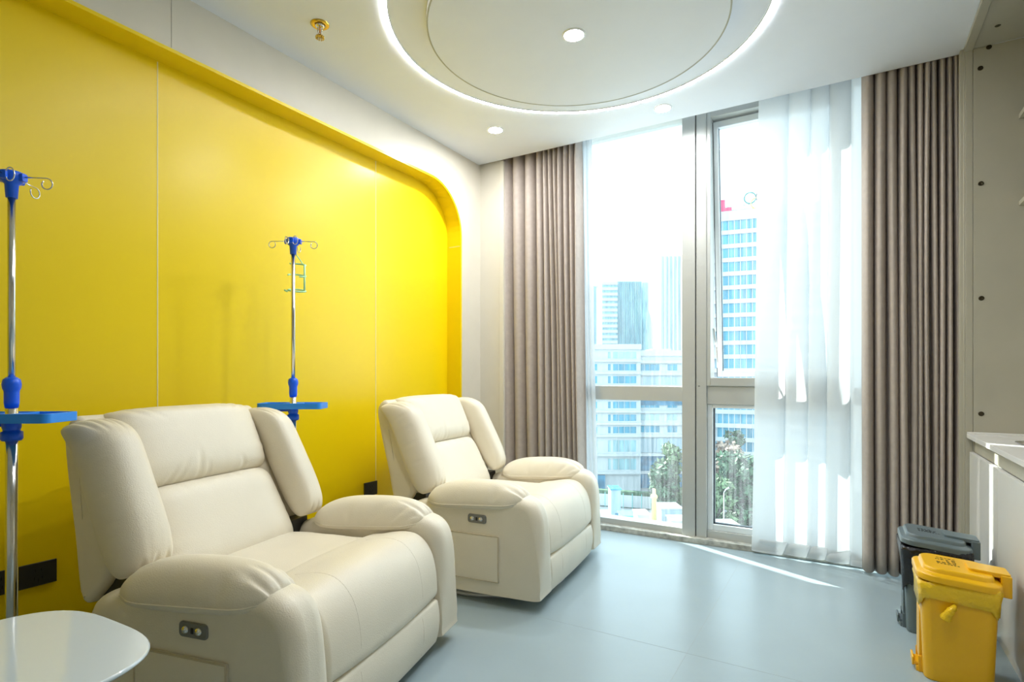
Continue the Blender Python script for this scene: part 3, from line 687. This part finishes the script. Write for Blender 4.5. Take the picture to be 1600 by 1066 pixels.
pedal_bin(.225, .452, 2.515, 2.745, .372, M_bin_y, M_bag_y, 'yellow plastic pedal bin with a yellow bag knotted at its side', .07, True)
pedal_bin(.205, .432, 2.935, 3.17, .385, M_bin_g, M_bag_k, 'dark grey plastic pedal bin lined with a black bag, beside the curtain', .09, False)

# ------------------------------------------------------------------ outside
FW = Vector((-math.sin(YAW), math.cos(YAW), 0)); RT = Vector((math.cos(YAW), math.sin(YAW), 0))
GZ = -31.0
def at(px, t, z=0): return FW*t+RT*((px-800)/FPX*t)+Vector((0, 0, z))
def hz_(py, t): return CAMH+(HZN-py)/FPX*t
M_bw = mat('pale_render', (.40, .43, .445), .7, var=.03, vscale=.2)
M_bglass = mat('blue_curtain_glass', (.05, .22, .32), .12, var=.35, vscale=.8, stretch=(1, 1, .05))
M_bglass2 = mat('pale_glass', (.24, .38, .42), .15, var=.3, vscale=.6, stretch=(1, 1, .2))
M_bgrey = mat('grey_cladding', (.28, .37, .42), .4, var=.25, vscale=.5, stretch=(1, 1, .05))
M_bdark = mat('dark_blue_glass', (.05, .15, .24), .15, var=.4, vscale=.4)
M_ground = mat('pale_paving', (.36, .37, .37), .8, var=.08, vscale=.05)
M_leaf = mat('green_leaves', (.05, .11, .055), .6, var=.5, vscale=.8)
M_leaf2 = mat('pale_dry_leaves', (.34, .25, .19), .7, var=.3, vscale=.8)
M_leaf3 = mat('olive_leaves', (.12, .19, .09), .6, var=.5, vscale=.8)
M_bark = mat('bark', (.12, .09, .06), .8)
M_orange = mat('orange_paint', (.8, .35, .05), .5); M_ylw = mat('pale_yellow_paint', (.75, .6, .25), .5)
M_teal = mat('teal_panel', (.12, .42, .42), .5); M_redsign = mat('red_sign', (.45, .03, .10), .4)
M_ringteal = mat('teal_sign', (.02, .16, .15), .4); M_ringdk = mat('dark_sign', (.02, .04, .05), .4); M_ringyl = mat('yellow_sign', (.75, .6, .1), .4)
struct(obj('ground', bx(-700, 500, 30, 900, GZ-1, GZ), M_ground))
sun_block = obj('unseen_sun_blocker', bx(-3.6, -2.80, 4.05, 4.66, GZ, 12), M_alu); struct(sun_block)  # unseen mass added outside, left of the window, to cut the sun to streaks

def rot_of(b): return YAW+b
# pale office block across the street
T0 = 155.0
ob = thing('office_block', 'long white office block with rows of windows across the street', 'building', at(800, T0, GZ), YAW)
def X(px, t=T0): return (px-800)/FPX*t
def Z(py, t=T0): return hz_(py, t)-GZ
def opart(name, bm, m, par=None): return obj(name, bm, m, par or ob)
opart('wall', bx(X(905), X(1001), 0, 22, 0, Z(541)), M_bw)
opart('wall', bx(X(1001), X(1110), 2.5, 22, 0, Z(549)), M_bw)
opart('roof_house', bx(X(1030), X(1062), 8, 16, Z(549), Z(543)), M_bw)
opart('roof_parapet', boxes([(X(905), X(1001.5), -.5, 0, Z(546), Z(538)), (X(1001), X(1110), 2, 2.5, Z(556), Z(547))]), M_bw)
for py in (564, 583, 603, 622, 643, 662, 681, 711, 739):
    opart('floor_slab', boxes([(X(905), X(1001), -.8, 0, Z(py+1.6), Z(py-1.6)), (X(1001), X(1110), 1.8, 2.5, Z(py+3.5), Z(py-1))]), M_bw)
rows = ((549, 561), (568, 580), (587, 600), (606, 619), (627, 639), (647, 659), (666, 678), (687, 707), (716, 735))
for i, (a, b) in enumerate(rows):
    for px0, px1 in ((926, 933), (950, 954), (958, 966), (967, 975), (976, 984), (985, 994)):
        if i == 0 and px0 == 926: continue
        mm = M_bglass2 if (i in (0, 7, 8)) else M_bglass
        opart('window', bx(X(px0), X(px1), -.06, .05, Z(b-1), Z(a+1)), mm)
    if i > 0:
        for px0, px1 in ((1003, 1010), (1011, 1018), (1019, 1026), (1027, 1034), (1047, 1054), (1055, 1062)):
            if i in (2, 7, 8): continue
            opart('window', bx(X(px0), X(px1), 2.44, 2.55, Z(b-1), Z(a+1)), M_bglass if i != 5 else M_bglass2)
opart('dark_glazing', bx(X(1008), X(1062), 2.4, 2.5, Z(601), Z(588)), M_bgrey)
opart('dark_glazing', bx(X(1003), X(1100), 2.3, 2.5, Z(634), Z(624)), M_bdark)
opart('dark_glazing', bx(X(1003), X(1100), 2.2, 2.5, Z(709), Z(686)), M_bgrey)
opart('dark_glazing', bx(X(1001), X(1100), 2.1, 2.5, Z(765), Z(714)), M_bdark)
opart('entrance', bx(X(922), X(945), -.9, 0, Z(770), Z(742)), M_bdark)
# tall tower with sign seen through the casement
TT = 150.0; xa = 1112
tw = thing('glass_tower', 'tall white tower with blue glass bands and roof signs, seen through the casement', 'building', at(xa, TT, GZ), math.radians(9.8))
W_t = 30; dpx = 21.3*TT/FPX; ztop = hz_(338, TT)-GZ
obj('tower_core', bx(.3, W_t-.3, .4, 26, 0, ztop), M_bw, tw)
nfl = 20
for k in range(nfl):
    z1 = ztop-1.6-dpx*k
    obj('floor_slab', bx(-.4, W_t, -.5, .5, z1-.1, z1+(1.0 if k else 2.4)), M_bw, tw)
    if z1-dpx+1 > 2: obj('glass_band', bx(1.2 if k % 2 else 1.0, W_t-1.5, -.05, .45, z1-dpx+1.0, z1-.1), M_bglass, tw)
    if z1-dpx+1 > 2: obj('mullions', boxes([(x, x+.18, -.16, .0, z1-dpx+1.0, z1-.1) for x in [1.2+1.45*q for q in range(19)]]), M_bw, tw)
obj('sign_rail', boxes([(0, W_t, .5, .7, ztop+1.0, ztop+1.3), (0, W_t, .5, .7, ztop+2.2, ztop+2.4), (5.2, 5.35, .4, .6, ztop, ztop+4)]+[(q*2.0, q*2.0+.12, .5, .7, ztop+.5, ztop+2.4) for q in range(15)]), M_bgrey, tw)
obj('sign_letter', boxes([(2.3, 3.35, -.2, .2, ztop+.9, ztop+4.0), (3.35, 5.0, -.2, .2, ztop+.9, ztop+1.9)]), M_redsign, tw)['label'] = 'red letter L of the roof sign'
bm = bmesh.new()
arc = [(.6+1.3*math.cos(math.radians(a)), 2.3+1.4*math.sin(math.radians(a))) for a in range(50, 311, 20)]; arc2 = [(.6+.55*math.cos(math.radians(a)), 2.3+.6*math.sin(math.radians(a))) for a in range(50, 311, 20)]
for y in (0,):
    fr = [[(x, -.2, ztop+z) for x, z in arc], [(x, .2, ztop+z) for x, z in arc], [(x, .2, ztop+z) for x, z in arc2], [(x, -.2, ztop+z) for x, z in arc2]]
    RR = [[bm.verts.new(p) for p in l] for l in fr]
    for q in range(4):
        A_, B_ = RR[q], RR[(q+1) % 4]
        for i in range(len(A_)-1): bm.faces.new([A_[i], A_[i+1], B_[i+1], B_[i]])
obj('sign_letter', bm, M_redsign, tw)['label'] = 'red curved letter of the roof sign'
for cx, cz, m in ((9.4, 3.8, M_ringteal), (12.2, 3.9, M_ringdk), (11.0, 2.3, M_ringyl)):
    obj('sign_ring', tube([(cx+1.4*math.cos(q/24*2*PI), 0, ztop+cz+1.4*math.sin(q/24*2*PI)) for q in range(24)], .2, 6, closed=True), m, tw, smooth=True)
# distant towers
def far(name, label, px0, px1, py, t, m, extra=None, depth=25):
    o = thing(name, label, 'building', at(px0, t, GZ), YAW); w = (px1-px0)/FPX*t; h = hz_(py, t)-GZ
    obj('tower_body', bx(0, w, 0, depth, 0, h), m, o)
    if extra: extra(o, w, h)
    return o
def slabs(o, w, h):
    for k in range(22): obj('floor_slab', bx(-.3, w+.3, -.8, 0, h-3.3*k-1.8, h-3.3*k), M_bw, o)
def fins(n, m):
    def f(o, w, h):
        for k in range(n): obj('facade_fin', bx(w*k/n, w*k/n+w/n*.35, -.7, 0, 0, h+.5), m, o)
    return f
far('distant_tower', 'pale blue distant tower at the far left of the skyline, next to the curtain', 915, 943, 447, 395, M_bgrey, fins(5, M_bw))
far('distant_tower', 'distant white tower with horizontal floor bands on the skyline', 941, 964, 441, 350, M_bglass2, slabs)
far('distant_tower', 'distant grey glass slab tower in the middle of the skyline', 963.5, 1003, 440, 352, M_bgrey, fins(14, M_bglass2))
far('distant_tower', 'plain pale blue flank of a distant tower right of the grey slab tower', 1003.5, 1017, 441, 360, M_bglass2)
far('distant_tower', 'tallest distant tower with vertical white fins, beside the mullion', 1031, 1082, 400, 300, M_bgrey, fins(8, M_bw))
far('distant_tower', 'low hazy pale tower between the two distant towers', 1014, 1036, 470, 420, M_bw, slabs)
# trees
def tree(px, t, ztop, rad, m, label, nleaf=1300, seed=1, trunk=True, hgt=None):
    R = random.Random(seed); base = at(px, t, GZ); h = ztop-GZ
    o = thing('street_tree', label, 'tree', base, R.uniform(0, 6), 'trees across the street')
    bm = bmesh.new(); cl = []
    for _ in range(28):
        a = R.uniform(0, 6.28); q = R.uniform(0, .75)**.5; zz = R.uniform(.2, .93)
        w = rad*(1-abs(zz-.55)*.9); cl.append((q*w*math.cos(a), q*w*math.sin(a), zz*h, rad*R.uniform(.28, .45)))
    for i in range(nleaf):
        c = cl[i % len(cl)]; d = Vector((R.gauss(0, 1), R.gauss(0, 1), R.gauss(0, 1))).normalized()*c[3]*R.uniform(.6, 1.05)
        p = Vector(c[:3])+d; s = R.uniform(.25, .6)
        u = Vector((R.gauss(0, 1), R.gauss(0, 1), R.gauss(0, 1))).normalized(); v = u.cross(d).normalized()
        bm.faces.new([bm.verts.new(p+u*s*1.4), bm.verts.new(p+v*s*.7), bm.verts.new(p-u*s*1.4), bm.verts.new(p-v*s*.7)])
    obj('crown', bm, m, o)
    bm = tube([(0, 0, 0), (.1, 0, h*.3), (0, .1, h*.55)], [.3, .24, .15], 8)
    for c in cl[:9]: tube([(0, .1, h*.4), (c[0]*.5, c[1]*.5, c[2]*.85), c[:3]], [.14, .09, .04], 5, bm)
    obj('trunk', bm, M_bark, o, smooth=True); return o
tree(1128, 126, hz_(694, 128), 5.5, M_leaf2, 'pale dry-leaved tree outside the lower right window pane', 2600, 3)
tree(1160, 112, hz_(712, 112), 6.0, M_leaf, 'large green tree outside the lower right pane, beside the sheer curtain', 4200, 5)
tree(1122, 108, hz_(748, 108), 3.6, M_leaf3, 'olive green tree below the pale tree, next to the lamp post', 2800, 8)
tree(1100, 142, hz_(715, 135), 4.5, M_leaf, 'dark green tree partly behind the mullion', 1500, 12)
tree(1050, 130, hz_(690, 130), 4.6, M_leaf3, 'olive tree in front of the white office block, left of the mullion', 2800, 14)
tree(1040, 125, hz_(728, 125), 3.8, M_leaf, 'green tree in front of the dark glazing of the office block', 2400, 17)
tree(1146, 138, hz_(665, 140), 2.6, M_leaf, 'slender dark tree rising in front of the glass tower', 1000, 19)
tree(1195, 118, hz_(720, 118), 5.5, M_leaf, 'green tree mostly hidden behind the sheer curtain', 1500, 23)
# building site
def bldg_box(name, label, cat, px0, px1, t, py, depth, m, roof=None):
    o = thing(name, label, cat, at(px0, t, GZ), YAW); w = (px1-px0)/FPX*t; h = hz_(py, t)-GZ
    obj('walls', bx(0, w, 0, depth, 0, h), m, o); obj('roof', bx(-.2, w+.2, -.2, depth+.2, h, h+.25), roof or M_bw, o)
    obj('door', bx(w*.4, w*.4+.9, -.05, .05, 0, min(2, h*.8)), M_bdark, o); return o
bldg_box('site_office', 'small white site building at the foot of the trees, in the right pane', 'building', 1098, 1160, 92, 826, 5, M_bw)
bldg_box('site_shed', 'grey shed with a white roof beside the mullion on the building site', 'shed', 1034, 1066, 112, 796, 5, M_bgrey)
bldg_box('site_shed', 'low white shed in front of the grey shed on the building site', 'shed', 1050, 1075, 106, 815, 4, M_bw)
bldg_box('site_shed', 'white block in the middle of the building site', 'shed', 997, 1015, 104, 806, 4, M_bw)
bldg_box('site_container', 'teal container on the building site', 'container', 972, 994, 111, 808, 4, M_teal, M_teal)
bldg_box('site_container', 'small blue roofed container behind the building site fence', 'container', 955, 970, 124, 766, 4, M_bgrey, M_bglass)
for px, t, py, m, lab in ((1022, 112, 764, M_ylw, 'pale yellow upright site column'),):
    o = thing('site_column', lab, 'column', at(px, t, GZ), YAW); h = hz_(py, t)-GZ
    obj('shaft', lathe([(0, 0), (.55, 0), (.5, h*.8), (.7, h*.82), (.7, h*.86), (.35, h*.9), (.3, h), (0, h)], 12), m, o, smooth=True)
o = thing('excavator', 'small orange machine on the building site', 'machine', at(985, 102, GZ), YAW+.4)
obj('tracks', boxes([(-1.4, 1.4, -1.1, -.6, 0, .7), (-1.4, 1.4, .6, 1.1, 0, .7)]), M_black, o, bevel=.1); obj('cab', boxes([(-1.2, 1, -.9, .9, .8, 1.7), (-.2, 1, -.9, .1, 1.7, 2.8)]), M_orange, o, bevel=.1)
obj('boom', tube([(1, .3, 1.5), (2.4, .3, 3.2), (3.6, .3, 2.2), (3.4, .3, .8)], .18, 8), M_orange, o, smooth=True)
fe = thing('site_fence', 'white and teal hoarding fence along the building site', 'fence', at(918, 140, GZ), YAW-.32)
for k in range(12):
    obj('fence_panel', bx(k*2.2, k*2.2+2.1, -.05, .05, .3, 3.2), M_bw, fe); obj('fence_post', bx(k*2.2-.12, k*2.2+.02, -.15, .1, 0, 3.6), M_teal, fe)
hd = obj('hedge', bx(0, 27, .6, 2.2, 0, 4.0), M_leaf, loc=at(918, 140, GZ), rotz=YAW-.32); tag(hd, 'clipped hedge behind the white and teal hoarding fence', 'hedge')
lp = thing('street_lamp', 'white street lamp post in front of the trees, in the right pane', 'street lamp', at(1131, 100, GZ), YAW)
hh = hz_(770, 100)-GZ
obj('post', lathe([(0, 0), (.14, 0), (.09, hh), (0, hh)], 10), M_bw, lp, smooth=True); obj('lamp_head', tube([(0, 0, hh), (.3, 0, hh+.5), (.9, 0, hh+.9)], [.08, .1, .16], 8), M_bw, lp, smooth=True)
